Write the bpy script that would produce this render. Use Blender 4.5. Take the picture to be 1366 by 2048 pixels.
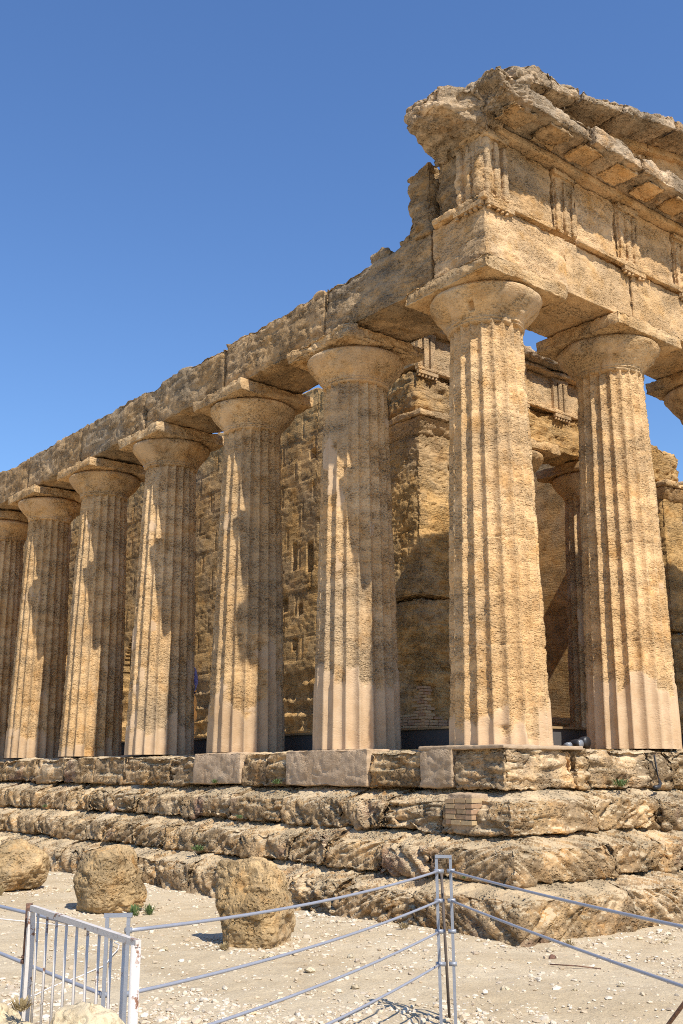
import bpy, math, random
import numpy as np
from mathutils import Vector

for o in list(bpy.data.objects):
    bpy.data.objects.remove(o, do_unlink=True)
SC = bpy.context.scene
COL = SC.collection
# ------------------------------------------------------------------ camera
CX, CY, CZ = -10.976, -10.069, -0.341
YAW, PITCH = 0.68027, 0.24482
cam = bpy.data.cameras.new('camera')
cam.sensor_fit = 'VERTICAL'; cam.sensor_height = 36.0; cam.lens = 36.0 * 2081.9 / 2048.0
cam.clip_start = 0.1; cam.clip_end = 3000
cob = bpy.data.objects.new('camera', cam); COL.objects.link(cob)
cob.location = (CX, CY, CZ)
cob.rotation_euler = (math.pi / 2 + PITCH, 0, -YAW)
SC.camera = cob
# ------------------------------------------------------------------ sky and sun
SUN_EL, SUN_AZ = math.radians(50), math.radians(188.8)
W = bpy.data.worlds.new('World'); SC.world = W; W.use_nodes = True
wn = W.node_tree.nodes; wl = W.node_tree.links
bg = wn['Background']
sky = wn.new('ShaderNodeTexSky'); sky.sky_type = 'NISHITA'; sky.sun_disc = False
sky.sun_elevation = SUN_EL; sky.sun_rotation = SUN_AZ
sky.air_density = 1.35; sky.dust_density = 0.0; sky.ozone_density = 9.0; sky.altitude = 0
hs = wn.new('ShaderNodeHueSaturation'); hs.inputs['Saturation'].default_value = 1.05; hs.inputs['Hue'].default_value = .506
wl.new(sky.outputs[0], hs.inputs['Color']); wl.new(hs.outputs[0], bg.inputs[0]); bg.inputs[1].default_value = 0.136
sl = bpy.data.lights.new('sun', 'SUN'); sl.energy = 5.0; sl.angle = math.radians(0.5); sl.color = (1.0, 0.95, 0.85)
so = bpy.data.objects.new('sun', sl); COL.objects.link(so)
sd = Vector((math.sin(SUN_AZ) * math.cos(SUN_EL), math.cos(SUN_AZ) * math.cos(SUN_EL), math.sin(SUN_EL)))
so.rotation_euler = sd.to_track_quat('Z', 'Y').to_euler(); so.location = sd * 60
SC.view_settings.view_transform = 'Standard'; SC.view_settings.look = 'None'
SC.view_settings.exposure = 0.27; SC.view_settings.gamma = 1.0
SC.render.engine = 'CYCLES'; SC.cycles.use_denoising = False; SC.cycles.pixel_filter_type = 'BLACKMAN_HARRIS'; SC.cycles.filter_width = 1.0
SC.cycles.max_bounces = 6; SC.cycles.diffuse_bounces = 4
GZ = -2.15                                   # ground level (0 is the stylobate top)

# ------------------------------------------------------------------ numpy noise
def _h(ix, iy, iz, seed):
    h = (ix * np.uint32(73856093)) ^ (iy * np.uint32(19349663)) ^ (iz * np.uint32(83492791)) ^ np.uint32((seed * 2654435761) & 0xffffffff)
    h ^= h >> np.uint32(13); h *= np.uint32(0x5bd1e995); h ^= h >> np.uint32(15); h *= np.uint32(0x2c1b3c6d); h ^= h >> np.uint32(12)
    return (h & np.uint32(0xffffff)).astype(np.float32) * np.float32(2.0 / 0xffffff) - np.float32(1)
def vn(P, seed=0):
    P = P.astype(np.float32)
    i = np.floor(P); f = P - i; f = f * f * (3 - 2 * f)
    i = i.astype(np.int64).astype(np.uint32)
    x, y, z = i[:, 0], i[:, 1], i[:, 2]; one = np.uint32(1)
    fx, fy, fz = f[:, 0], f[:, 1], f[:, 2]
    def lx(yy, zz):
        a = _h(x, yy, zz, seed); return a + (_h(x + one, yy, zz, seed) - a) * fx
    a = lx(y, z); a = a + (lx(y + one, z) - a) * fy
    b = lx(y, z + one); b = b + (lx(y + one, z + one) - b) * fy
    return a + (b - a) * fz
_R = np.array([[0.36, 0.48, -0.8], [-0.8, 0.6, 0.0], [0.48, 0.64, 0.6]], np.float32)
def fbm(P, octv=3, seed=0, gain=0.5):
    s = 0; a = 1.0; t = 0; Q = P.astype(np.float32)
    for k in range(octv):
        s = s + a * vn(Q, seed + k * 17); t += a; a *= gain
        Q = (Q @ _R.T if k == 0 else Q) * 2.03 + 11.3
    return s / t * 1.5
def sst(a, b, x):
    t = np.clip((x - a) / (b - a), 0, 1); return t * t * (3 - 2 * t)
def camdist(p):
    return math.sqrt((p[0] - CX) ** 2 + (p[1] - CY) ** 2)

# ------------------------------------------------------------------ mesh helpers
def make(name, V, F, mat, parent=None, loc=(0, 0, 0), attrs=None, smooth=True, label=None):
    me = bpy.data.meshes.new(name)
    V = np.ascontiguousarray(V, np.float32); F = np.ascontiguousarray(F, np.int32)
    n, m, k = len(V), len(F), F.shape[1]
    me.vertices.add(n); me.vertices.foreach_set('co', V.ravel())
    me.loops.add(m * k); me.loops.foreach_set('vertex_index', F.ravel())
    me.polygons.add(m); me.polygons.foreach_set('loop_start', np.arange(0, m * k, k, dtype=np.int32))
    me.polygons.foreach_set('use_smooth', np.full(m, smooth))
    me.update(calc_edges=True)
    for an, av in (attrs or {}).items():
        a = me.attributes.new(an, 'FLOAT', 'POINT'); a.data.foreach_set('value', np.ascontiguousarray(av, np.float32))
    me.materials.append(mat)
    o = bpy.data.objects.new(name, me); COL.objects.link(o); o.location = loc
    if parent: o.parent = parent
    if label: o['label'] = label
    return o
def empty(name, loc=(0, 0, 0)):
    o = bpy.data.objects.new(name, None); COL.objects.link(o); o.location = loc; o.empty_display_size = .3; return o
def tag(o, label, cat, group=None):
    o['label'] = label; o['category'] = cat
    if group: o['group'] = group
    return o
def setting(o, kind='structure'):
    o['kind'] = kind; return o
class MB:                                     # collects simple pieces into ONE mesh
    def __init__(s): s.V = []; s.F3 = []; s.F = []; s.n = 0
    def add(s, V, F):
        V = np.asarray(V, float); F = np.asarray(F, int); s.V.append(V)
        if F.shape[1] == 3: F = np.c_[F, F[:, 2]] * 1; s.F3.append(F[:, :3] + s.n)
        else: s.F.append(F + s.n)
        s.n += len(V); return s
    def box(s, x0, x1, y0, y1, z0, z1):
        V = [(x, y, z) for x in (x0, x1) for y in (y0, y1) for z in (z0, z1)]
        return s.add(V, [(0, 1, 3, 2), (4, 6, 7, 5), (0, 4, 5, 1), (2, 3, 7, 6), (0, 2, 6, 4), (1, 5, 7, 3)])
    def bar(s, a, b, w, t, up=(0, 0, 1)):     # flat bar from a to b
        a = Vector(a); b = Vector(b); d = (b - a).normalized(); u = Vector(up)
        x = d.cross(u).normalized(); y = x.cross(d).normalized()
        V = []
        for p in (a, b):
            for sx, sy in ((-1, -1), (1, -1), (1, 1), (-1, 1)):
                V.append(p + x * sx * w / 2 + y * sy * t / 2)
        return s.add(V, [(0, 1, 2, 3), (7, 6, 5, 4), (0, 4, 5, 1), (1, 5, 6, 2), (2, 6, 7, 3), (3, 7, 4, 0)])
    def tube(s, pts, r, n=8, rs=None):
        pts = [Vector(p) for p in pts]; V = []; F = []
        m = len(pts)
        for i, p in enumerate(pts):
            d = (pts[min(i + 1, m - 1)] - pts[max(i - 1, 0)]).normalized()
            u = Vector((0, 0, 1)) if abs(d.z) < .9 else Vector((1, 0, 0))
            x = d.cross(u).normalized(); y = x.cross(d)
            rr = rs[i] if rs else r
            for k in range(n):
                a = 2 * math.pi * k / n; V.append(p + (x * math.cos(a) + y * math.sin(a)) * rr)
        for i in range(m - 1):
            for k in range(n):
                F.append((i * n + k, i * n + (k + 1) % n, (i + 1) * n + (k + 1) % n, (i + 1) * n + k))
        c0 = len(V); V += [pts[0], pts[-1]]
        for k in range(n):
            F.append((c0, (k + 1) % n, k, k)); F.append((c0 + 1, (m - 1) * n + k, (m - 1) * n + (k + 1) % n, (m - 1) * n + (k + 1) % n))
        return s.add(V, F)
    def build(s, name, mat, parent=None, smooth=False, loc=(0, 0, 0), label=None):
        V = np.concatenate(s.V) - np.array(loc)
        me = bpy.data.meshes.new(name)
        fs = []
        for blk in s.F + s.F3:
            for f in blk.tolist():
                g = [];
                for i in f:
                    if i not in g: g.append(i)
                fs.append(g)
        me.from_pydata(V.tolist(), [], fs); me.update()
        me.polygons.foreach_set('use_smooth', [smooth] * len(me.polygons))
        me.materials.append(mat)
        o = bpy.data.objects.new(name, me); COL.objects.link(o); o.location = loc
        if parent: o.parent = parent
        if label: o['label'] = label
        return o

# ------------------------------------------------------------------ materials
def newmat(name):
    m = bpy.data.materials.new(name); m.use_nodes = True
    nt = m.node_tree; return m, nt.nodes, nt.links, nt.nodes['Principled BSDF']
def ramp(n, l, src, pts):
    r = n.new('ShaderNodeValToRGB'); e = r.color_ramp.elements
    while len(e) < len(pts): e.new(0.5)
    for k, (p, c) in enumerate(pts):
        e[k].position = p; e[k].color = (*c, 1) if len(c) == 3 else c
    l.new(src, r.inputs[0]); return r.outputs[0]
def noise(n, l, vec, scale, detail=4, rough=.55, lac=2.0):
    t = n.new('ShaderNodeTexNoise'); t.inputs['Scale'].default_value = scale; t.inputs['Detail'].default_value = detail
    t.inputs['Roughness'].default_value = rough; t.inputs['Lacunarity'].default_value = lac
    l.new(vec, t.inputs['Vector']); return t.outputs[0]
def mix(n, l, fac, a, b, mode='MIX'):
    m = n.new('ShaderNodeMix'); m.data_type = 'RGBA'; m.blend_type = mode
    for s, v in ((0, fac), (6, a), (7, b)):
        if isinstance(v, (int, float)): m.inputs[s].default_value = v
        elif isinstance(v, tuple): m.inputs[s].default_value = (*v, 1)
        else: l.new(v, m.inputs[s])
    return m.outputs[2]
def mth(n, l, op, a, b=None, clamp=False):
    m = n.new('ShaderNodeMath'); m.operation = op; m.use_clamp = clamp
    for s, v in ((0, a), (1, b)):
        if v is None: continue
        if isinstance(v, (int, float)): m.inputs[s].default_value = v
        else: l.new(v, m.inputs[s])
    return m.outputs[0]

def stone(name, base, pale, ochre, crust=.45, crustcol=(.19, .145, .09), bump=1.0, aniso=2.2, stucol=(.58, .415, .265), purple=0.0, tool=0.0, weath=.5, dust=0.0):
    m, n, l, b = newmat(name)
    geo = n.new('ShaderNodeNewGeometry'); pos = geo.outputs['Position']
    mp = n.new('ShaderNodeMapping'); mp.inputs['Scale'].default_value = (1, 1, aniso); l.new(pos, mp.inputs[0]); ap = mp.outputs[0]
    nA = noise(n, l, pos, .7, 5, .6); nB = noise(n, l, pos, 2.6, 6, .65); nC = noise(n, l, ap, 9, 5, .65); nD = noise(n, l, pos, 42, 4, .65)
    col = mix(n, l, ramp(n, l, nA, [(.40, (0, 0, 0)), (.62, (1, 1, 1))]), base, pale)
    col = mix(n, l, ramp(n, l, nB, [(.50, (0, 0, 0)), (.68, (1, 1, 1))]), col, ochre)
    # grey brown biological crust in clumped patches
    cr = mth(n, l, 'ADD', mth(n, l, 'MULTIPLY', nC, .6), mth(n, l, 'MULTIPLY', noise(n, l, pos, 1.7, 4, .6), .5))
    crf = ramp(n, l, cr, [(.60 - crust * .2, (0, 0, 0)), (.74 - crust * .2, (crust, crust, crust))])
    col = mix(n, l, crf, col, crustcol)
    wf = ramp(n, l, noise(n, l, pos, .55, 6, .68), [(.50, (0, 0, 0)), (.62, (weath, weath, weath))])
    col = mix(n, l, wf, col, (.34, .265, .18))
    if purple > 0:
        pf = ramp(n, l, noise(n, l, pos, 1.1, 3, .5), [(.62, (0, 0, 0)), (.72, (purple, purple, purple))])
        col = mix(n, l, pf, col, (.27, .15, .11))
    col = mix(n, l, .55, col, ramp(n, l, nC, [(.3, (.62, .60, .57)), (.5, (1, 1, 1)), (.72, (1.18, 1.16, 1.12))]), 'MULTIPLY')
    col = mix(n, l, .6, col, ramp(n, l, nD, [(.34, (.42, .39, .35)), (.47, (1, 1, 1)), (.7, (1.2, 1.18, 1.14))]), 'MULTIPLY')
    at = n.new('ShaderNodeAttribute'); at.attribute_name = 'stucco'; st = at.outputs['Fac']
    scol = mix(n, l, ramp(n, l, nB, [(.38, (0, 0, 0)), (.66, (1, 1, 1))]), stucol, (stucol[0] * .80, stucol[1] * .76, stucol[2] * .70))
    col = mix(n, l, mth(n, l, 'MULTIPLY', st, .9), col, scol)
    if dust > 0:                                                  # pale dust lying on ledges
        sp = n.new('ShaderNodeSeparateXYZ'); l.new(geo.outputs['True Normal'], sp.inputs[0])
        up = mth(n, l, 'ADD', sp.outputs[2], mth(n, l, 'MULTIPLY', noise(n, l, pos, 5, 4, .6), .5))
        col = mix(n, l, ramp(n, l, up, [(.92, (0, 0, 0)), (1.12, (dust, dust, dust))]), col, (.66, .51, .32))
    oi = n.new('ShaderNodeObjectInfo')
    col = mix(n, l, 1.0, col, ramp(n, l, oi.outputs['Random'], [(0, (.86, .85, .83)), (.35, (1.0, .985, .95)), (.7, (.95, .97, 1.0)), (1, (1.08, 1.06, 1.03))]), 'MULTIPLY')
    l.new(col, b.inputs['Base Color']); b.inputs['Roughness'].default_value = .95
    if 'Specular IOR Level' in b.inputs: b.inputs['Specular IOR Level'].default_value = .15
    # relief: bedding, pits, grain
    h1 = noise(n, l, ap, 13, 9, .72)
    def pits(scale, r0, r1, ms, m0, m1):
        vo = n.new('ShaderNodeTexVoronoi'); vo.inputs['Scale'].default_value = scale; l.new(ap, vo.inputs['Vector'])
        p = ramp(n, l, vo.outputs['Distance'], [(r0, (0, 0, 0)), (r1, (1, 1, 1))])
        return mth(n, l, 'MAXIMUM', p, ramp(n, l, noise(n, l, pos, ms, 3, .6), [(m0, (1, 1, 1)), (m1, (0, 0, 0))]))
    h = mth(n, l, 'ADD', h1, mth(n, l, 'MULTIPLY', pits(21, .20, .40, 4, .40, .50), .85))
    h = mth(n, l, 'ADD', h, mth(n, l, 'MULTIPLY', pits(11, .16, .30, 2.3, .44, .52), 1.2))
    h = mth(n, l, 'ADD', h, mth(n, l, 'MULTIPLY', nD, .35))
    if tool > 0:                                                  # diagonal tool marks
        mt = n.new('ShaderNodeMapping'); mt.inputs['Rotation'].default_value = (.55, 0, 0); mt.inputs['Scale'].default_value = (1, 1.2, 16); l.new(pos, mt.inputs[0])
        h = mth(n, l, 'ADD', h, mth(n, l, 'MULTIPLY', noise(n, l, mt.outputs[0], 2.2, 4, .6), tool))
    keep = mth(n, l, 'SUBTRACT', 1.0, mth(n, l, 'MULTIPLY', st, .75))
    keep = mth(n, l, 'MULTIPLY', keep, ramp(n, l, noise(n, l, ap, 1.6, 4, .6), [(.36, (.28, .28, .28)), (.58, (1, 1, 1))]))
    bp = n.new('ShaderNodeBump'); bp.inputs['Distance'].default_value = .060 * bump
    l.new(mth(n, l, 'MULTIPLY', keep, .95), bp.inputs['Strength']); l.new(h, bp.inputs['Height']); l.new(bp.outputs[0], b.inputs['Normal'])
    return m
M_COL = stone('golden_limestone', (0.645, 0.413, 0.200), (0.700, 0.480, 0.260), (0.580, 0.336, 0.135), crust=.30, crustcol=(0.310, 0.206, 0.116))
M_ENT = stone('entablature_limestone', (0.630, 0.398, 0.191), (0.690, 0.466, 0.256), (0.550, 0.312, 0.116), crust=.38, crustcol=(0.290, 0.182, 0.093))
M_FLANK_SHADE = stone('flank_limestone_shade_tone', (0.530, 0.341, 0.167), (0.590, 0.403, 0.223), (0.460, 0.269, 0.107), crust=.66, crustcol=(0.180, 0.125, 0.074), bump=1.4, weath=.7)  # darker entablature stone: weathered patina plus the flank's raking shade put into the colour
M_STEP = stone('step_limestone', (0.640, 0.413, 0.200), (0.700, 0.490, 0.279), (0.610, 0.322, 0.112), crust=.72, crustcol=(.165, .115, .07), purple=.75, aniso=1.5, bump=1.4, dust=.75)
M_CELLA = stone('cella_limestone', (0.550, 0.331, 0.130), (0.600, 0.384, 0.172), (0.480, 0.254, 0.079), crust=.30, crustcol=(0.240, 0.154, 0.070), tool=1.7, bump=1.3)
M_BOULD = stone('boulder_limestone', (0.580, 0.384, 0.181), (0.640, 0.456, 0.251), (0.550, 0.302, 0.107), crust=.60, crustcol=(0.210, 0.154, 0.088), aniso=1.3, bump=1.7)
M_PALE = stone('pale_limestone', (.64, .52, .34), (.70, .59, .42), (.58, .44, .26), crust=.15, aniso=1.0)
M_CORN = stone('cornice_limestone', (0.660, 0.470, 0.293), (0.720, 0.538, 0.353), (0.570, 0.336, 0.153), crust=.66, crustcol=(0.160, 0.125, 0.088), bump=1.4)
M_STUC = stone('mortar_patch', (.50, .36, .235), (.56, .42, .29), (.43, .29, .175), crust=.45, crustcol=(.27, .19, .12), bump=.9, stucol=(.47, .345, .23))

def simple(name, c, rough=.6, metal=0.0, rust=None, rscale=30, rthr=.6):
    m, n, l, b = newmat(name)
    tc = n.new('ShaderNodeTexCoord'); v = tc.outputs['Object']
    nz = noise(n, l, v, 18, 5, .6)
    col = mix(n, l, nz, (c[0] * .82, c[1] * .82, c[2] * .82), (min(1, c[0] * 1.14), min(1, c[1] * 1.14), min(1, c[2] * 1.14)))
    if rust:
        f = ramp(n, l, noise(n, l, v, rscale, 5, .7), [(rthr, (0, 0, 0)), (rthr + .06, (1, 1, 1))])
        col = mix(n, l, f, col, rust)
    l.new(col, b.inputs['Base Color']); b.inputs['Roughness'].default_value = rough; b.inputs['Metallic'].default_value = metal
    bp = n.new('ShaderNodeBump'); bp.inputs['Strength'].default_value = .25; bp.inputs['Distance'].default_value = .004
    l.new(noise(n, l, v, 80, 3), bp.inputs['Height']); l.new(bp.outputs[0], b.inputs['Normal'])
    return m
M_GALV = simple('galvanised_grey', (.30, .31, .34), .5, .35)
M_CABLE = simple('cable_grey', (.34, .35, .40), .45, .25)
M_WHITE = simple('white_paint_rusty', (.62, .56, .50), .6, 0, rust=(.20, .085, .04), rscale=14, rthr=.57)
M_RUST = simple('rust', (.20, .10, .06), .85, 0, rust=(.09, .05, .035), rscale=20, rthr=.5)
M_STAKE = simple('dark_iron', (.10, .075, .06), .7)
M_WIRE = simple('white_wire', (.78, .76, .74), .5)
M_BLACK = simple('black_plastic', (.025, .025, .028), .45)
M_GLASS = simple('lamp_glass', (.22, .24, .27), .2)
M_SKIRT = simple('dark_grey_cloth', (.085, .078, .075), .9)
M_WOOD = simple('wooden_edge', (.36, .24, .12), .7)
M_DECK = simple('deck_boards', (.22, .19, .16), .85)
M_SHIRT = simple('lilac_blue_shirt', (.28, .30, .74), .8)
M_TROUS = simple('navy_trousers', (.02, .025, .06), .85)
M_SKIN = simple('skin', (.45, .28, .20), .6)
M_HAIR = simple('dark_hair', (.03, .02, .015), .7)
M_LEAF = simple('weed_leaf', (.10, .15, .045), .7)
M_DRY = simple('dry_grass', (.34, .25, .12), .8)

def brickmat():
    m, n, l, b = newmat('old_brick')
    at = n.new('ShaderNodeNewGeometry')
    f = at.outputs['Random Per Island']
    col = ramp(n, l, f, [(0, (.34, .19, .11)), (.35, (.45, .30, .16)), (.65, (.50, .36, .19)), (1, (.40, .24, .14))])
    col = mix(n, l, .5, col, ramp(n, l, noise(n, l, at.outputs['Position'], 30, 4), [(.3, (.6, .6, .6)), (.7, (1.2, 1.2, 1.2))]), 'MULTIPLY')
    l.new(col, b.inputs['Base Color']); b.inputs['Roughness'].default_value = .9
    return m
M_BRICK = brickmat()

# ------------------------------------------------------------------ weathered stone blocks
RNG = random.Random(7)
def rough_dirs(U, dims, r):
    """U in [-1,1]^3 on cube surface -> rounded box position and outward normal"""
    h = np.array(dims) / 2; p = U * h
    rr = min(r, .45 * min(dims)); q = np.clip(p, -(h - rr), h - rr); d = p - q
    ln = np.linalg.norm(d, axis=1, keepdims=True); nrm = d / np.maximum(ln, 1e-6)
    return q + nrm * rr, nrm
def cube_grid(nx, ny, nz, rx=None):
    Vs = []; Fs = []; off = 0
    def face(a, b, fix, s, na, nb):
        nonlocal off
        A, B = np.meshgrid(np.linspace(-1, 1, na + 1), np.linspace(-1, 1, nb + 1), indexing='ij')
        P = np.zeros((A.size, 3)); P[:, a] = A.ravel(); P[:, b] = B.ravel(); P[:, fix] = s
        i = np.arange(A.size).reshape(A.shape)
        q = np.stack([i[:-1, :-1], i[1:, :-1], i[1:, 1:], i[:-1, 1:]], -1).reshape(-1, 4)
        par = {(0, 1, 2): 1, (1, 2, 0): 1, (0, 2, 1): -1}[(a, b, fix)] * s
        if par < 0: q = q[:, ::-1]
        Vs.append(P); Fs.append(q + off); off += A.size
    for s in (1, -1):
        face(0, 1, 2, s, nx, ny); face(1, 2, 0, s, ny, nz); face(0, 2, 1, s, nx, nz)
    V = np.concatenate(Vs); F = np.concatenate(Fs)
    key = np.round(V * 1e5).astype(np.int64)
    _, idx, inv = np.unique(key, axis=0, return_index=True, return_inverse=True)
    return V[idx], inv.ravel()[F]
def erode(P, N, e, seed, amp, bed, strat=1.0, chip=1.0, pit=1.0):
    so_ = np.array([seed * 3.17 % 91, seed * 7.31 % 83, seed * 5.77 % 97], np.float32)
    Q = P + so_
    d = amp * 1.1 * fbm(Q * 1.9, 3, seed)
    c, s = math.cos(bed), math.sin(bed)
    t = Q[:, 0] + Q[:, 1]                                        # along the face, whichever way it runs
    wob = .12 * vn(Q * 1.3, seed + 5)
    zz = c * Q[:, 2] - s * t + wob * (.5 if strat > 1.8 else 1); tt = s * Q[:, 2] + c * t
    B = np.stack([Q[:, 0] * 1.2, tt * 1.5, zz * (12 if strat > 1.8 else 9)], 1)
    st = fbm(B, 3, seed + 3)
    d += amp * .75 * strat * np.where(st > 0, st * .6, st * 1.3)
    gr = 1 - np.abs(fbm(B * np.array([1.3, 1.1, .8], np.float32) + 7, 2, seed + 33)) * 2
    d -= amp * .7 * strat * np.clip(gr, 0, 1) ** 4 * sst(-.5, .4, fbm(Q * 1.1, 2, seed + 34))
    d -= amp * .9 * pit * sst(.25, .75, fbm(Q * np.array([8, 8, 10], np.float32), 2, seed + 9))
    rg = 1 - np.abs(fbm(Q * np.array([2.6, 2.6, 3.4], np.float32), 3, seed + 27)) * 2.2
    d -= amp * .8 * np.clip(rg, 0, 1) ** 3
    d += amp * .48 * fbm(Q * 17, 3, seed + 11, .75)
    w = np.exp(-(e / (.09)) ** 2)
    d -= chip * amp * w * (.7 + 1.2 * np.clip(fbm(Q * 3.3, 2, seed + 21), -.5, 1))
    return d
def block(name, x0, x1, y0, y1, z0, z1, mat, parent, seed=None, cell=None, r=.035, amp=.02, bed=0., strat=1., chip=1., pit=1., corners=None, stucco=0., topamp=0., label=None, flat=None, front=None, batter=0., tilt=.13):
    if seed is None: seed = RNG.randrange(1, 9999)
    cen = np.array([(x0 + x1) / 2, (y0 + y1) / 2, (z0 + z1) / 2]); dims = np.array([x1 - x0, y1 - y0, z1 - z0])
    if cell is None: cell = max(.02, .0016 * camdist(cen))
    k = [int(min(160, max(3, round(v / cell)))) for v in dims]
    U, F = cube_grid(*k)
    L, N = rough_dirs(U, dims, r)
    ds = (1 - np.abs(U)) * dims / 2
    if front:
        e = np.full(len(U), 9.)
        for ax in front: e = np.minimum(e, .5 * np.hypot(ds[:, ax] + (U[:, ax] > 0) * 9, ds[:, 2] + (U[:, 2] < 0) * 9))
    else:
        ds.sort(axis=1); e = ds[:, 1]
    P = L + cen
    if corners is not None:                                    # trilinear remap to 8 given corners (x-,x+)(y-,y+)(z-,z+)
        cn = np.array(corners, float).reshape(2, 2, 2, 3); w = (L / (dims / 2) + 1) / 2
        P = 0
        for i in (0, 1):
            for j in (0, 1):
                for q in (0, 1):
                    wt = (w[:, 0] if i else 1 - w[:, 0]) * (w[:, 1] if j else 1 - w[:, 1]) * (w[:, 2] if q else 1 - w[:, 2])
                    P = P + wt[:, None] * cn[i, j, q]
    if batter:                                                  # worn back towards the top edge
        tz = np.clip(.5 + .5 * U[:, 2], 0, 1); bz = batter * (.45 * tz + .55 * tz ** 6) * (1 + .6 * vn(np.c_[P[:, 0] * 1.3, P[:, 1] * 1.3, P[:, 0] * 0 + seed], seed + 3))
        P = P.copy()
        dfr = np.min([(1 + U[:, ax]) * dims[ax] / 2 for ax in front], axis=0)
        P[:, 2] -= tilt * np.clip(1 - dfr / .55, 0, 1) * tz ** 3
        for ax in front: P[:, ax] += bz * (1 - U[:, ax]) / 2
    d = erode(P, N, e, seed, amp, bed, strat, chip, pit)
    if flat is not None: d = d * flat(U, N)
    V = P + N * d[:, None]
    if topamp:
        so_ = seed * 1.7
        tn = fbm(np.c_[P[:, 0] * 1.2 + so_, P[:, 1] * 1.2, P[:, 0] * 0 + so_], 4, seed + 31, .6)
        tn = tn - .5 * (np.floor(3 * (.5 + .5 * vn(np.c_[P[:, 0] * 1.7, P[:, 1] * 1.7, P[:, 0] * 0 + so_], seed + 41))) / 3)
        V[:, 2] += topamp * tn * sst(-.2, 1, U[:, 2])
    st = np.full(len(V), float(stucco))
    if not isinstance(mat, bpy.types.Material): mat = mat[0]
    return make(name, V - cen, F, mat, parent, cen, {'stucco': st}, label=label)

# ------------------------------------------------------------------ TEMPLE
T = empty('temple', (0, 0, 0))
tag(T, 'ruined golden limestone temple with fluted columns standing on eroded steps', 'temple')
YS = [0, 3.1] + [3.1 + 3.2 * k for k in range(1, 11)]             # column axes down the long side
XS = [0, 3.05, 6.2, 9.3, 12.4, 15.45]
RB, RN, HN = .72, .5625, 6.18

def shaft(cx, cy, seed, nz, per, smoothness=0.0, basez=.4):
    nth = 20 * per
    z = np.linspace(0, HN, nz); th = np.linspace(0, 2 * np.pi, nth, endpoint=False)
    Z, TH = np.meshgrid(z, th, indexing='ij'); Z = Z.ravel(); TH = TH.ravel()
    R = RB + (RN - RB) * Z / HN + .012 * np.sin(np.pi * Z / HN)
    C = np.stack([np.cos(TH), np.sin(TH)], 1)
    P = np.c_[C * R[:, None], Z]
    o = np.array([seed * 2.3 % 57, seed * 4.1 % 71, seed * 1.9 % 43])
    Q = P + o
    # stucco patches: a band of restored foot plus scattered panels that follow single flutes
    fl = np.floor(TH * 20 / (2 * np.pi))
    pan = vn(np.c_[fl * 7.7 + seed, np.floor(Z / .9 + 3 * np.sin(fl * 12.9)) * 3.1, fl * 0 + .5], seed + 2)
    nb = fbm(Q * np.array([2.2, 2.2, 1.1]), 4, seed + 4, .6)
    foot = basez + .28 * nb + .45 * np.clip(pan, -.6, 1)
    st = sst(.05, -.05, Z - foot)
    st = np.maximum(st, sst(.52 - smoothness, .60 - smoothness, nb * .8 + pan * .35 - .02 * Z))
    t = (TH * 20 / (2 * np.pi)) % 1.0
    arris = np.abs(2 * t - 1)                                       # 1 at the arris
    depth = .082 * R / RB * (1 - arris ** 2)
    er = 1 - st
    # erosion
    bedn = fbm(Q * np.array([3.2, 3.2, 13.]), 3, seed + 6)
    pits = sst(.18, .7, fbm(Q * np.array([13, 13, 24.]), 2, seed + 8))
    big = fbm(Q * np.array([1.4, 1.4, .9]), 3, seed + 12)
    d = -er * (.006 + .006 * (bedn * .6 + .4) + .010 * pits + .006 * fbm(Q * 24, 2, seed + 13, .7)) + .004 * big
    chip = np.clip(fbm(Q * np.array([2.6, 2.6, 4.5]), 3, seed + 15) + .25, 0, 1.3)
    d -= er * .016 * chip * arris ** 6
    d -= st * .006 * np.clip(vn(Q * 5, seed + 16), 0, 1) * arris ** 6
    # drum joints
    for jz in (1.55 + .2 * math.sin(seed), 3.05 + .2 * math.cos(seed * 2), 4.6 + .15 * math.sin(seed * 3)):
        d -= .022 * np.exp(-((Z - jz - .01 * vn(Q * 4, seed)) / .011) ** 2) * (.4 + .6 * er)
    hollow = sst(.55, .85, fbm(Q * np.array([1.1, 1.1, 1.6]), 3, seed + 25))
    d -= .012 * hollow * er
    r = R - depth * (1 + .06 * er) + d
    V = np.c_[C * r[:, None], Z]
    i = np.arange(nz * nth).reshape(nz, nth); j = np.roll(i, -1, 1)
    F = np.stack([i[:-1], j[:-1], j[1:], i[1:]], -1).reshape(-1, 4)
    return V, F, st
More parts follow.
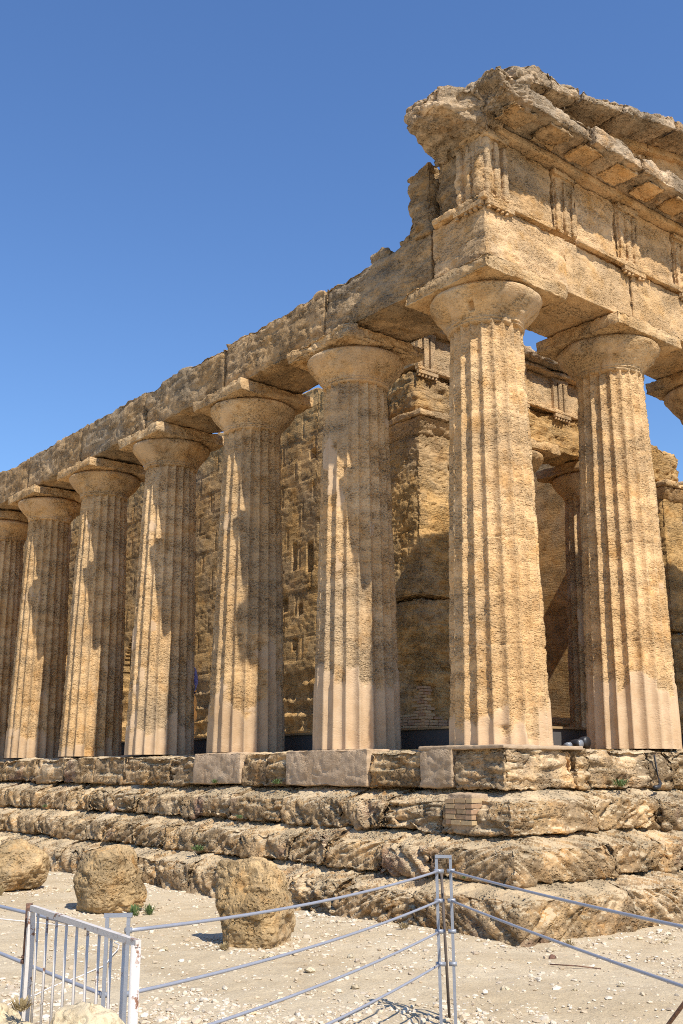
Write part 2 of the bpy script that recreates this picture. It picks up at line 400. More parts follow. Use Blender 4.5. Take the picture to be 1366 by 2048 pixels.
def lathe(prof, n, seed, amp, hole=None):
    pr = np.array(prof); S = np.linspace(0, len(pr) - 1, 40)
    rr = np.interp(S, range(len(pr)), pr[:, 0]); zz = np.interp(S, range(len(pr)), pr[:, 1])
    th = np.linspace(0, 2 * np.pi, n, endpoint=False)
    Rr, TH = np.meshgrid(rr, th, indexing='ij'); Zz, _ = np.meshgrid(zz, th, indexing='ij')
    P = np.c_[(Rr * np.cos(TH)).ravel(), (Rr * np.sin(TH)).ravel(), Zz.ravel()]
    Q = P + np.array([seed * 1.3 % 31, seed * 2.9 % 37, 0])
    N = np.c_[np.cos(TH).ravel(), np.sin(TH).ravel(), 0 * TH.ravel() - .3]
    nb = fbm(Q * 2.0, 4, seed + 1, .6)
    st = sst(.12, .26, nb)
    d = amp * ((1 - st) * (-.9 - 1.0 * sst(.1, .7, fbm(Q * 9, 2, seed + 2)) + .8 * fbm(Q * 5, 3, seed) - 1.6 * sst(.25, .5, fbm(Q * 2.2, 2, seed + 7))) + .4 * nb)
    if hole is not None:                                        # socket cut into the stone
        da = (TH.ravel() - hole[0]) * .70; d -= .09 * ((np.abs(da) < .045) & (np.abs(P[:, 2] - hole[1]) < .055))
    V = P + N * d[:, None]
    i = np.arange(40 * n).reshape(40, n); j = np.roll(i, -1, 1)
    F = np.stack([i[:-1], j[:-1], j[1:], i[1:]], -1).reshape(-1, 4)
    return V, F, st * .45
ECH = [(.50, 6.08), (.565, 6.10), (.585, 6.125), (.57, 6.14), (.595, 6.165), (.585, 6.18), (.63, 6.24), (.70, 6.32), (.775, 6.41), (.835, 6.49), (.865, 6.545), (.868, 6.58), (.845, 6.61), (.80, 6.635), (.3, 6.64)]
def column(cx, cy, seed, near=True, smoothness=0., basez=.4, abamp=.02, label=None):
    D = camdist((cx, cy))
    V, F, st = shaft(cx, cy, seed, int(np.clip(4600 / D, 90, 300)), 12 if D < 19 else (10 if D < 28 else 6), smoothness, basez)
    c = make('column', V, F, M_COL, T, (cx, cy, 0), {'stucco': st}, label=label)
    V, F, st = lathe(ECH, 160 if D < 25 else 64, seed + 3, .016, hole=(math.radians(205), 6.33) if (cx, cy) == (0, 0) else None)
    make('echinus', V, F, M_COL, c, (0, 0, 0), {'stucco': st})
    a = block('abacus', cx - .88, cx + .88, cy - .88, cy + .88, 6.635, 6.89, M_COL, c, seed=seed + 5, r=.02, amp=abamp, cell=max(.02, .0015 * D), chip=1.2)
    a.location = Vector(a.location) - Vector((cx, cy, 0))
    return c
# the corner column and the ones either side
column(0, 0, 11, smoothness=-.06, basez=.26, label='corner column, pitted surface lit all over by the sun')
column(0, YS[1], 23, smoothness=.22, basez=1.1, abamp=.038)
column(0, YS[2], 37, smoothness=.16, basez=.75, abamp=.02)
column(0, YS[3], 41, smoothness=.02, basez=.6)
column(0, YS[4], 53, smoothness=.0, basez=.25)
column(0, YS[5], 67, smoothness=.06, basez=.6)
column(0, YS[6], 71, smoothness=.06, basez=.6)
for k in range(7, 11): column(0, YS[k], 80 + k)
column(XS[1], 0, 97, smoothness=.04, basez=.85, label='second column of the front row with restored smooth foot')
for k in range(2, 6): column(XS[k], 0, 101 + k, smoothness=.05)
# columns of the porch in front of the cella
for x in (6.3, 9.2): column(x, 5.3, int(130 + x), smoothness=.1)
block('base_pad', -.82, .80, -.80, .80, -.06, .012, M_STUC, T, amp=.008, r=.02, stucco=1)

# --- steps: each course wraps the corner and is laid in separate worn blocks
A = [.80, 1.20, 1.65, 2.15]; ZT = [0, -.55, -1.08, -1.58]; ZB = [-.55, -1.08, -1.58, GZ - .12]
YEND, XEND = 37.0, 16.5
def step_flat(U, N):
    return np.where(N[:, 2] > .7, .55, 1.0)
stucs = {(0, 5.24, 6.75), (0, 1.9, 3.92), (0, .14, .76)}
for k in range(4):
    a = A[k]; zt = ZT[k]; zb = ZB[k]
    core = MB(); core.box(-a + .62, XEND + .7, -a + .62, YEND, zb, zt - .09)
    s = core.build('step', M_STEP, T)
    rg = random.Random(100 + k)
    dep = .75
    # long side: explicit joints near the corner, random further off
    if k == 0: ys = [-a + .02, .13, .77, 1.88, 3.93, 4.55, 5.23, 6.76, 7.7, 8.9, 9.6, 10.9]
    else:
        ys = [-a + .95 + .25 * k]
        while ys[-1] < 11: ys.append(ys[-1] + rg.uniform(.75, 1.5))
    while ys[-1] < 33: ys.append(ys[-1] + rg.uniform(1.3, 2.1))
    for i in range(len(ys) - 1):
        y0, y1 = ys[i], ys[i + 1]
        isst = k == 0 and any(abs(y0 - q[1]) < .12 and abs(y1 - q[2]) < .12 for q in stucs)
        bed = rg.choice([0, .5, .75, .6, -.6]) if k else 0
        if isst:
            block('mortar_patch', -a - .03, -a + dep, y0, y1, zb, zt - .004, M_STUC, s, r=.015, amp=.014, stucco=.7, strat=.4)
        else:
            am = rg.uniform(.036, .055) if k else rg.uniform(.03, .05)
            block('stone_block', -a + rg.uniform(-.02, .03), -a + dep, y0 + .001, y1 - .001, zb - .02, zt + rg.uniform(-.04, .0), M_STEP, s, r=.022, amp=am, bed=bed, strat=(2.3 if bed else 1.9), chip=1.2, flat=step_flat, front=(0,), batter=(rg.uniform(.11, .20) if k else .04), tilt=(.13 if k else .02))
    # corner and short side
    if k == 0: xs = [-a + .02, .64, .94, 2.33, 2.84, 4.2]
    else: xs = [-a, -a + 1.5 + .2 * k]
    while xs[-1] < 15.5: xs.append(xs[-1] + rg.uniform(1.0, 1.8))
    for i in range(len(xs) - 1):
        x0, x1 = xs[i], xs[i + 1]
        bed = rg.choice([0, .5, -.55, -.7]) if k else 0
        y1 = -a + dep
        if i == 0 and k: y1 = ys[0]
        if i == 0 and k == 0: x0 = -a + .04; y1 = .13
        am = (rg.uniform(.036, .052) if i else .030) if k else rg.uniform(.035, .05)
        block('stone_block', x0 + .001, x1 - .001, -a + rg.uniform(-.02, .03), y1 - .006, zb - .02, zt + rg.uniform(-.03, .0), M_STEP, s, r=.03, amp=am, bed=bed, strat=(2.3 if bed else 1.9), chip=1.2, flat=step_flat, front=(0, 1) if i == 0 else (1,), batter=(rg.uniform(.08, .15) if k else .04), tilt=(.12 if k else .02))
fl = MB(); fl.box(-.10, 16.0, -.10, 36.5, -.3, -.008); fl.build('floor', M_CELLA, T)

# --- entablature: architrave
arc = MB(); arc.box(-.55, .50, .5, 36, 7.0, 7.66); arc.box(-.5, 15.8, -.55, .5, 6.98, 7.80)
ar = arc.build('architrave', M_ENT, T)
block('architrave_block', -.75, 1.10, -.75, .36, 6.9, 7.79, M_ENT, ar, amp=.016, r=.015, chip=.8, cell=.022)
jx = [1.10, 2.80, 6.2, 9.3, 12.4, 16.2]
for i in range(5): block('architrave_block', jx[i] + .004, jx[i + 1] - .004, -.72 - .02 * (i % 2), .66, 6.9, 7.79, M_ENT, ar, amp=.013, r=.015, chip=.7)
jy = [.41] + YS[1:]
for i in range(len(jy) - 1):
    block('architrave_block', -.71, .66, jy[i] + .006, jy[i + 1] - .006, 6.9, 7.86, M_FLANK_SHADE, ar, amp=.024, r=.025, strat=1.3, chip=1.4, topamp=.075)
block('architrave_block', 15.0, 16.1, .7, 20, 6.9, 7.86, M_ENT, ar, cell=.08, amp=.03)
# taenia with regulae
for (x0, x1) in ((-.83, .72), (1.38, 3.3), (3.31, 6.4), (6.41, 16.2)):
    block('taenia', x0, x1, -.83, -.70, 7.785, 7.90, M_ENT, ar, amp=.014, r=.015, chip=1.3)
block('taenia', -.83, -.68, -.69, .28, 7.775, 7.89, M_ENT, ar, amp=.03, r=.02, chip=1.5)
def regula(a0, a1, axis, zlow=7.715):
    mb = MB()
    if axis == 'x': mb.box(a0, a1, -.822, -.755, zlow, 7.79)
    else: mb.box(-.822, -.755, a0, a1, zlow, 7.79)
    for k in range(6):
        t = a0 + (a1 - a0) * (k + .5) / 6
        if RNG.random() < .12: continue
        p = (t, -.785, 0) if axis == 'x' else (-.785, t, 0)
        h = RNG.uniform(.03, .06)
        mb.tube([(p[0], p[1], zlow - h), (p[0], p[1], zlow + .01)], .027, 10, [.033, .026])
    return mb.build('regula', M_ENT, ar)
TG = [-.455 + 1.635 * k for k in range(0, 11)]
for k, x in enumerate(TG):
    if k == 1: continue
    regula(x - .29, x + .29, 'x')
regula(-.745, -.18, 'y')
# --- frieze
fcore = MB(); fcore.box(-.45, 15.8, -.50, .33, 7.80, 8.98)
fr = fcore.build('frieze', M_ENT, T)
def triglyph(cx, axis, seed, amp=.016, w=.58, proud=0.):
    """three upright glyphs with a top band, in one piece"""
    parts = []
    gw = w / 3
    for g in (-1, 0, 1):
        parts.append((cx + g * gw - gw * .36, cx + g * gw + gw * .36, 7.90, 8.86, -.80 + proud))
    parts.append((cx - w / 2, cx + w / 2, 8.86, 9.0, -.81 + proud))
    parts.append((cx - w / 2, cx + w / 2, 7.90, 9.0, -.715))
    Vs, Fs, off = [], [], 0
    for q, (a0, a1, z0, z1, f) in enumerate(parts):
        dims = np.array([a1 - a0, .3, z1 - z0]); cen = np.array([(a0 + a1) / 2, f + .15, (z0 + z1) / 2])
        kk = [max(3, int(v / .024)) for v in dims]
        U, F = cube_grid(*kk); L, N = rough_dirs(U, dims, .045 if q < 3 else .02)
        P = L + cen
        if axis == 'y': P = P[:, [1, 0, 2]]; N = N[:, [1, 0, 2]]; F = F[:, ::-1]
        ds = (1 - np.abs(U)) * dims / 2; ds.sort(axis=1)
        d = erode(P, N, ds[:, 1], seed, amp, 0, 1.0, .8)
        Vs.append(P + N * d[:, None]); Fs.append(F + off); off += len(P)
    V = np.concatenate(Vs); return make('triglyph', V, np.concatenate(Fs), M_ENT, fr, attrs={'stucco': np.zeros(len(V))})
for k, x in enumerate(TG):
    triglyph(x, 'x', 300 + k, .014 if k == 0 else .024, proud=0. if k == 0 else .035)
triglyph(-.455, 'y', 350, .03)
for k in range(10):
    block('metope', TG[k] + .295, TG[k + 1] - .295, -.69, -.4, 7.90, 9.0, M_ENT, fr, amp=.018, r=.012, strat=.6)
block('frieze_block', -.66, .1, -.16, .33, 7.88, 9.04, M_FLANK_SHADE, fr, amp=.045, r=.04, cell=.022)
block('triglyph', -.72, .20, .44, .92, 7.80, 9.02, M_FLANK_SHADE, fr, amp=.035, r=.03, cell=.022, corners=[(-.72, .44, 7.80), (-.72, .44, 9.06), (-.72, .95, 7.80), (-.72, .92, 8.93), (.2, .44, 7.8), (.2, .44, 9.05), (.2, .95, 7.8), (.2, .92, 9.0)], label='lone worn triglyph block standing apart beyond the corner')
block('frieze_block', -.69, .3, .93, 1.26, 7.75, 8.02, M_FLANK_SHADE, fr, amp=.04, r=.05, cell=.025)
block('frieze_block', -.66, .3, 1.52, 1.95, 7.72, 8.05, M_FLANK_SHADE, fr, amp=.05, r=.09, cell=.025)
# --- cornice
ccore = MB(); ccore.box(-.3, 15.6, -1.2, -.1, 9.16, 9.36)
co = ccore.build('cornice', M_CORN, T)
cxs = [-.42, 1.06, 2.35, 3.75, 5.1, 6.6, 8.1, 9.6, 11.2, 12.8, 14.4, 16.2]
for i in range(len(cxs) - 1):
    f = -1.45 - .03 * (i % 2)
    block('cornice_block', cxs[i] + .006, cxs[i + 1] - .006, f, -.3, 9.13, 9.43, M_CORN, co, amp=.028, r=.02, strat=.7, chip=1.3, topamp=.03)
block('bed_moulding', -.5, 16.2, -.86, -.3, 9.0, 9.14, M_ENT, co, amp=.012, r=.03)
for k in range(0, 20):
    x = -.455 + .8175 * k
    block('mutule', x - .27, x + .27, -1.38, -.90, 9.065, 9.14, M_ENT, co, amp=RNG.uniform(.018, .04), r=.02, cell=.028, chip=1.6)
# broken corner block and the overhanging piece on the long side
block('cornice_block', -1.2, -.30, -1.45, -.3, 9.0, 9.7, M_CORN, co, seed=515, amp=.06, r=.05, cell=.02, chip=1.4,
      corners=[(-.95, -1.40, 9.30), (-1.05, -1.40, 9.62), (-.70, -.45, 8.98), (-.95, -.5, 9.66), (-.36, -1.44, 9.14), (-.36, -1.44, 9.62), (-.36, -.4, 8.98), (-.36, -.4, 9.8)])
block('cornice_block', -1.4, -.6, -1.0, .35, 8.9, 9.6, M_CORN, co, seed=522, amp=.05, r=.04, cell=.02, chip=1.3,
      corners=[(-1.42, -.52, 9.24), (-1.40, -.50, 9.58), (-1.42, .20, 9.19), (-1.40, .24, 9.58), (-.66, -.92, 8.85), (-.95, -.98, 9.52), (-.56, .36, 8.82), (-.62, .36, 9.62)], label='broken cornice piece overhanging the long side')
# --- pediment
pcore = MB()
def zl(x): return 9.62 + .212 * x if x <= 7.72 else 9.62 + .212 * (15.45 - x)
def zu(x): return 9.91 + .188 * x if x <= 7.72 else 9.91 + .188 * (15.45 - x)
V = []
for y in (-.70, -.2):
    V += [(0.2, y, 9.38), (15.25, y, 9.38), (15.25, y, zl(15.25) + .08), (7.72, y, zl(7.72) + .08), (0.2, y, zl(.2) + .08)]
F3 = [(0, 1, 2), (0, 2, 3), (0, 3, 4), (7, 6, 5), (8, 7, 5), (9, 8, 5)]; F4 = [(0, 5, 6, 1), (1, 6, 7, 2), (2, 7, 8, 3), (3, 8, 9, 4), (4, 9, 5, 0)]
pcore.add(V, F4); pcore.add(V, F3)
pe = pcore.build('pediment', M_ENT, T)
rx = [-.72, .12, .86, 1.92, 3.42, 4.9, 6.3, 7.72, 9.2, 10.7, 12.2, 13.7, 15.2, 16.1]
for i in range(len(rx) - 1):
    a, b_ = rx[i] + .005, rx[i + 1] - .005
    f = -1.45 + (.05 if i == 1 else 0) - .02 * (i % 2)
    cn = []
    for x in (a, b_):
        for y in (f, -.35):
            up = .10 if y > -1 else 0
            cn += [(x, y, zl(x) + up * .6), (x, y, zu(x) + up + .05 * math.sin(i * 2.1))]
    block('raking_cornice_block', a, b_, f, -.35, zl((a + b_) / 2), zu((a + b_) / 2), M_CORN, pe, amp=.032, r=.025, corners=cn, strat=.7, chip=1.4, topamp=.10, cell=.022 if i < 5 else .05)
for i in range(1, 7):
    a, b_ = rx[i] + .01, rx[i + 1] - .01
    cn = []
    for x in (a, b_):
        for y in (-.86, -.66): cn += [(x, y, zl(x) - .10), (x, y, zl(x) + .06)]
    block('raking_moulding', a, b_, -.86, -.66, 9.6, 9.75, M_ENT, pe, amp=.014, r=.02, corners=cn, cell=.03)
tx = [1.1, 2.45, 3.55, 5.0, 6.4, 7.72]
for i in range(len(tx) - 1):
    a, b_ = tx[i] + .003, tx[i + 1] - .003; cn = []
    for x in (a, b_):
        for y in (-.74, -.5): cn += [(x, y, 9.4), (x, y, zl(x) - .02)]
    block('tympanum_block', a, b_, -.74, -.5, 9.4, 9.8, M_ENT, pe, amp=.012, r=.012, corners=cn, cell=.03)

# --- cella: side walls, porch, door wall
def cella_wall(name, xf, xb, y0, y1, z0, z1, arches, cell, holes=()):
    """slab whose two long faces are worn; arches are cut right through"""
    ny, nz = int((y1 - y0) / cell), int((z1 - z0) / cell)
    y = np.linspace(y0, y1, ny + 1); z = np.linspace(z0, z1, nz + 1)
    Y, Z = np.meshgrid(y, z, indexing='ij'); Y = Y.ravel(); Z = Z.ravel()
    top = z1 - .28 * (.5 + .5 * vn(np.c_[np.floor(Y / 1.05 + .3) * 1.7, Y * 0, Y * 0], 5)) - .12 * fbm(np.c_[Y * 1.5, Y * 0, Y * 0 + 3.], 3, 8)
    Zw = z0 + (Z - z0) * (top - z0) / (z1 - z0)
    def inside(yy, zz):
        r_ = np.zeros(yy.shape, bool)
        for (a0, a1, sp) in arches:
            c = (a0 + a1) / 2; ra = (a1 - a0) / 2
            r_ |= (np.abs(yy - c) < ra) & ((zz < sp) | (np.hypot(yy - c, zz - sp) < ra))
        return r_
    i = np.arange(len(Y)).reshape(ny + 1, nz + 1)
    q = np.stack([i[:-1, :-1], i[1:, :-1], i[1:, 1:], i[:-1, 1:]], -1).reshape(-1, 4)
    keep = ~inside(Y[q].mean(1), Zw[q].mean(1)); q = q[keep]
    Q = np.c_[Y * 0 + 2.7, Y, Zw]
    d = .022 * fbm(Q * 1.0, 3, 3)
    c30, s30 = math.cos(.5), math.sin(.5)
    band = np.floor(Zw / .98 + .15 * vn(Q * .7, 4)) % 2
    tt = np.where(band > 0, c30 * Zw - s30 * Y, c30 * Zw + .15 * s30 * Y)
    d += .008 * fbm(np.c_[Q[:, 0], Y * 2.6, tt * 15], 3, 6)
    d -= .012 * sst(.2, .8, fbm(Q * np.array([1, 9, 14.]), 2, 7))
    cr_ = np.floor(Zw / .52); vj = (Y / 1.25 + .5 * (cr_ % 2) + .13 * np.sin(cr_ * 5.1)) % 1.0
    hj = np.abs((Zw / .52) % 1.0 - .5); d -= .022 * sst(.455, .49, hj) * (.5 + .5 * vn(Q * 1.5, 21)); d -= .022 * sst(.475, .492, np.abs(vj - .5))
    d += .014 * vn(np.c_[cr_ * 3.3, np.floor(Y / 1.25 + .5 * (cr_ % 2)) * 1.7, cr_ * 0], 23)
    # eroded lower courses standing out as ledges
    low = sst(2.3, 1.4, Zw + .5 * vn(Q * .8, 9))
    ph = (Zw + .02 * vn(Q * 3, 2)) / .345 % 1.0
    led = np.exp(-((ph - .5) / .20) ** 2)
    d += low * (.17 * led * (.45 + .6 * fbm(Q * np.array([1, 2.5, 2.5]), 2, 12)) - .10)
    d += low * .05 * fbm(np.c_[Q[:, 0], Y * 12, Zw * 7], 2, 14)
    for (hy, hz, hw, hh) in holes:
        d -= .30 * ((np.abs(Y - hy) < hw) & (np.abs(Zw - hz) < hh))
    sgn = -1 if xf < xb else 1
    V1 = np.c_[xf + sgn * d, Y, Zw]; V2 = np.c_[xb + 0 * Y, Y, Zw]
    m = len(Y)
    Fs = [q[:, ::-1] if sgn < 0 else q, (q if sgn < 0 else q[:, ::-1]) + m]
    # close every open edge between the two faces (outline and arch reveals)
    ed = {}
    e = np.concatenate([q[:, [0, 1]], q[:, [1, 2]], q[:, [2, 3]], q[:, [3, 0]]])
    key = np.sort(e, 1); _, idx, cnt = np.unique(key, axis=0, return_index=True, return_counts=True)
    be = e[idx[cnt == 1]]
    Fs.append(np.c_[be[:, 0], be[:, 1], be[:, 1] + m, be[:, 0] + m] if sgn < 0 else np.c_[be[:, 1], be[:, 0], be[:, 0] + m, be[:, 1] + m])
    V = np.concatenate([V1, V2])
    return make(name, V, np.concatenate(Fs), M_CELLA, T, attrs={'stucco': np.zeros(len(V))})
ARCH = [(13.2, 17.1, 2.2), (20.5, 23.6, 2.2), (27.0, 30.0, 2.2)]
cw = cella_wall('cella_wall', 3.0, 3.9, 5.75, 33.0, -.05, 8.45, ARCH, .036,
                [(8.70, 3.22, .07, .12), (8.95, 4.48, .07, .33), (8.33, 4.40, .10, .34), (8.88, 2.45, .09, .13), (9.3, 3.4, .09, .14), (11.7, 3.0, .1, .15), (8.25, 6.8, .1, .1), (12.2, 4.6, .1, .14)])
cella_wall('cella_wall', 12.4, 11.55, 5.75, 33.0, -.05, 9.2, [(9.5, 13.0, 2.2)], .07)
dw = MB(); dw.box(3.9, 6.6, 9.4, 10.2, -.05, 8.0); dw.box(8.8, 11.55, 9.4, 10.2, -.05, 8.0); dw.box(6.6, 8.8, 9.4, 10.2, 5.4, 8.0); dw.build('door_wall', M_CELLA, T)
bw = MB(); bw.box(3.9, 11.55, 32.2, 33, -.05, 8.0); bw.build('back_wall', M_CELLA, T)
fcl = MB(); fcl.box(3.9, 11.55, 4.4, 32.2, -.02, .30); fcl.build('cella_floor', M_CELLA, T)
def anta(x0, x1, near):
    c = .02 if near else .04
    a = block('anta', x0, x1, 4.7, 5.75, 3.05, 6.48, M_CELLA, T, seed=611 if near else 633, amp=.028, r=.02, cell=c, strat=.8, chip=1.5)
    o = block('anta_block', x0 + .01, x1 - .01, 4.71, 5.75, -.05, 3.03, M_CELLA, a, seed=71, amp=.045, r=.03, cell=c, strat=1.5, chip=1.3); o.location = Vector(o.location) - a.location
    # flaring capital
    f = .10
    o = block('anta_capital', x0 - f, x1 + f, 4.55, 5.85, 6.46, 6.72, M_ENT, a, amp=.02, r=.03, cell=c,
              corners=[(x0, 4.70, 6.40), (x0 - .13, 4.5, 6.72), (x0, 5.9, 6.40), (x0 - .13, 6.0, 6.72), (x1, 4.70, 6.40), (x1 + .13, 4.5, 6.72), (x1, 5.9, 6.40), (x1 + .13, 6.0, 6.72)]); o.location = Vector(o.location) - a.location
    o = block('anta_capital', x0 - .17, x1 + .17, 4.45, 6.05, 6.70, 6.88, M_COL, a, amp=.02, r=.04, cell=c, chip=1.3); o.location = Vector(o.location) - a.location
    return a
aL = anta(3.0, 3.95, True); anta(11.5, 12.4, False)
# brick repairs at the foot of the near anta
def bricks(name, rows, w, h, parent, place, seed, keep):
    mb = MB(); rg = random.Random(seed)
    for r_ in range(rows):
        x = -rg.uniform(0, .2)
        while x < w:
            bl = rg.uniform(.17, .25)
            a, b_ = max(0, x), min(w, x + bl - .012)
            if b_ - a > .04 and keep((a + b_) / 2 / w, r_ / rows, rg):
                dz = rg.uniform(-.006, .006); pr = rg.uniform(.004, .02)
                place(mb, a, b_, r_ * h + dz, r_ * h + h - .013 + dz, pr)
            x += bl
    return mb.build(name, M_BRICK, parent)
pm_ = MB(); pm_.box(2.972, 3.5, 4.69, 5.42, .2, .62)
bricks('brick_patch', 17, .66, .058, T, lambda mb, a, b_, z0, z1, p: mb.box(2.985 - p, 3.2, 4.70 + a, 4.70 + b_, .30 + z0, .30 + z1), 3, lambda u, v, rg: v < .40 + .1 * rg.random() or (u < .55 - .45 * v + rg.uniform(-.1, .12) and v < 1))
bricks('brick_patch', 17, .80, .058, T, lambda mb, a, b_, z0, z1, p: mb.box(3.0 + a, 3.0 + b_, 4.68 - p, 4.9, .30 + z0, .30 + z1), 5, lambda u, v, rg: v < .30 + .1 * rg.random() or (u < .3 - .2 * v + rg.uniform(-.06, .08)))
bricks('brick_patch', 5, .46, .065, T, lambda mb, a, b_, z0, z1, p: mb.box(-1.215 - p, -1.0, -.60 + a, -.60 + b_, -.98 + z0, -.98 + z1), 8, lambda u, v, rg: True)
bm_ = block('mortar_patch', -1.205, -.9, -.60, -.14, -1.07, -.60, M_STUC, T, amp=.012, r=.015, stucco=.6)
# porch entablature
pa = block('porch_architrave', 3.0, 12.4, 4.74, 5.7, 6.88, 7.80, M_CELLA, T, amp=.05, r=.02, cell=.035, chip=1.6, strat=1.3)
block('taenia', 3.0, 10.2, 4.66, 4.80, 7.80, 7.90, M_ENT, T, amp=.014, r=.015, chip=1.5, cell=.028)
block('porch_frieze', 3.0, 10.0, 4.80, 5.6, 7.90, 8.72, M_COL, T, amp=.014, r=.015, cell=.03, strat=.4)
for x in (3.3, 4.75, 6.2, 7.66, 9.1):
    mb = MB()
    for g in (-1, 0, 1): mb.box(x + g * .19 - .065, x + g * .19 + .065, 4.72, 4.85, 7.905, 8.60)
    mb.box(x - .28, x + .28, 4.715, 4.85, 8.60, 8.70)
    mb.build('triglyph', M_ENT, T)
    mb = MB(); mb.box(x - .28, x + .28, 4.67, 4.74, 7.72, 7.80)
    for g in range(6): mb.tube([(x - .24 + .096 * g, 4.71, 7.66), (x - .24 + .096 * g, 4.71, 7.73)], .03, 8)
    mb.build('regula', M_ENT, T)
block('porch_cornice', 3.0, 9.9, 4.60, 5.6, 8.72, 8.84, M_ENT, T, amp=.02, r=.03, cell=.03)
block('porch_cornice', 2.95, 9.8, 4.40, 5.5, 8.86, 9.06, M_CORN, T, amp=.035, r=.05, cell=.03, topamp=.1)
block('wall_head', 3.02, 3.9, 5.72, 7.3, 6.9, 8.6, M_CELLA, T, amp=.04, r=.04, cell=.03, topamp=.2)


# ------------------------------------------------------------------ GROUND
def ground_z(x, y):
    P = np.c_[x, y, np.zeros_like(x)]
    z = GZ + .05 * fbm(P * .22, 3, 77) + .018 * fbm(P * 1.3, 3, 78)
    return z
def gz1(x, y): return float(ground_z(np.array([x]), np.array([y]))[0])
def ground():
    g = np.concatenate([[-900, -500, -250, -120, -60, -35, -22], np.arange(-14, 6, .045), [8, 12, 20, 40, 90, 200, 450, 900]])
    gy = np.concatenate([[-900, -500, -250, -120, -60, -30], np.arange(-12, 4, .045), np.arange(4, 22, .12), [26, 34, 50, 90, 200, 450, 900]])
    X, Y = np.meshgrid(g, gy, indexing='ij'); x = X.ravel(); y = Y.ravel()
    z = ground_z(x, y) + .010 * fbm(np.c_[x * 7, y * 7, x * 0], 3, 79) * ((np.abs(x) < 14) & (np.abs(y) < 22))
    i = np.arange(x.size).reshape(X.shape)
    F = np.stack([i[:-1, :-1], i[1:, :-1], i[1:, 1:], i[:-1, 1:]], -1).reshape(-1, 4)
    m, n, l, b = newmat('dusty_ground')
    geo = n.new('ShaderNodeNewGeometry'); pos = geo.outputs['Position']
    col = mix(n, l, ramp(n, l, noise(n, l, pos, .8, 5, .6), [(.38, (0, 0, 0)), (.62, (1, 1, 1))]), (.50, .385, .235), (.575, .465, .31))
    col = mix(n, l, ramp(n, l, noise(n, l, pos, 2.2, 6, .7), [(.55, (0, 0, 0)), (.72, (.8, .8, .8))]), col, (.39, .29, .17))
    col = mix(n, l, .6, col, ramp(n, l, noise(n, l, pos, 45, 5, .7), [(.3, (.62, .6, .58)), (.5, (1, 1, 1)), (.7, (1.15, 1.15, 1.15))]), 'MULTIPLY')
    vo = n.new('ShaderNodeTexVoronoi'); vo.inputs['Scale'].default_value = 26; l.new(pos, vo.inputs['Vector'])
    l.new(col, b.inputs['Base Color']); b.inputs['Roughness'].default_value = .95
    h = mth(n, l, 'ADD', noise(n, l, pos, 30, 6, .7), mth(n, l, 'MULTIPLY', noise(n, l, pos, 6, 4), .8))
    bp = n.new('ShaderNodeBump'); bp.inputs['Distance'].default_value = .03; bp.inputs['Strength'].default_value = .7
    l.new(h, bp.inputs['Height']); l.new(bp.outputs[0], b.inputs['Normal'])
    return setting(make('ground', np.c_[x, y, z], F, m))
ground()
# gravel: thousands of small angular chips lying in drifts
ICO_V = None
def ico():
    t = (1 + 5 ** .5) / 2
    V = np.array([(-1, t, 0), (1, t, 0), (-1, -t, 0), (1, -t, 0), (0, -1, t), (0, 1, t), (0, -1, -t), (0, 1, -t), (t, 0, -1), (t, 0, 1), (-t, 0, -1), (-t, 0, 1)], float)
    V /= np.linalg.norm(V[0])
    F = np.array([(0, 11, 5), (0, 5, 1), (0, 1, 7), (0, 7, 10), (0, 10, 11), (1, 5, 9), (5, 11, 4), (11, 10, 2), (10, 7, 6), (7, 1, 8), (3, 9, 4), (3, 4, 2), (3, 2, 6), (3, 6, 8), (3, 8, 9), (4, 9, 5), (2, 4, 11), (6, 2, 10), (8, 6, 7), (9, 8, 1)])
    return V, F
def gravelmat():
    m, n, l, b = newmat('gravel_stone')
    geo = n.new('ShaderNodeNewGeometry')
    col = ramp(n, l, geo.outputs['Random Per Island'], [(0, (.44, .33, .21)), (.4, (.60, .49, .35)), (.8, (.70, .61, .48)), (1, (.38, .29, .20))])
    col = mix(n, l, .5, col, ramp(n, l, noise(n, l, geo.outputs['Position'], 50, 4), [(.3, (.75, .74, .72)), (.7, (1.15, 1.15, 1.15))]), 'MULTIPLY')
    l.new(col, b.inputs['Base Color']); b.inputs['Roughness'].default_value = .9
    return m
M_GRAV = gravelmat()
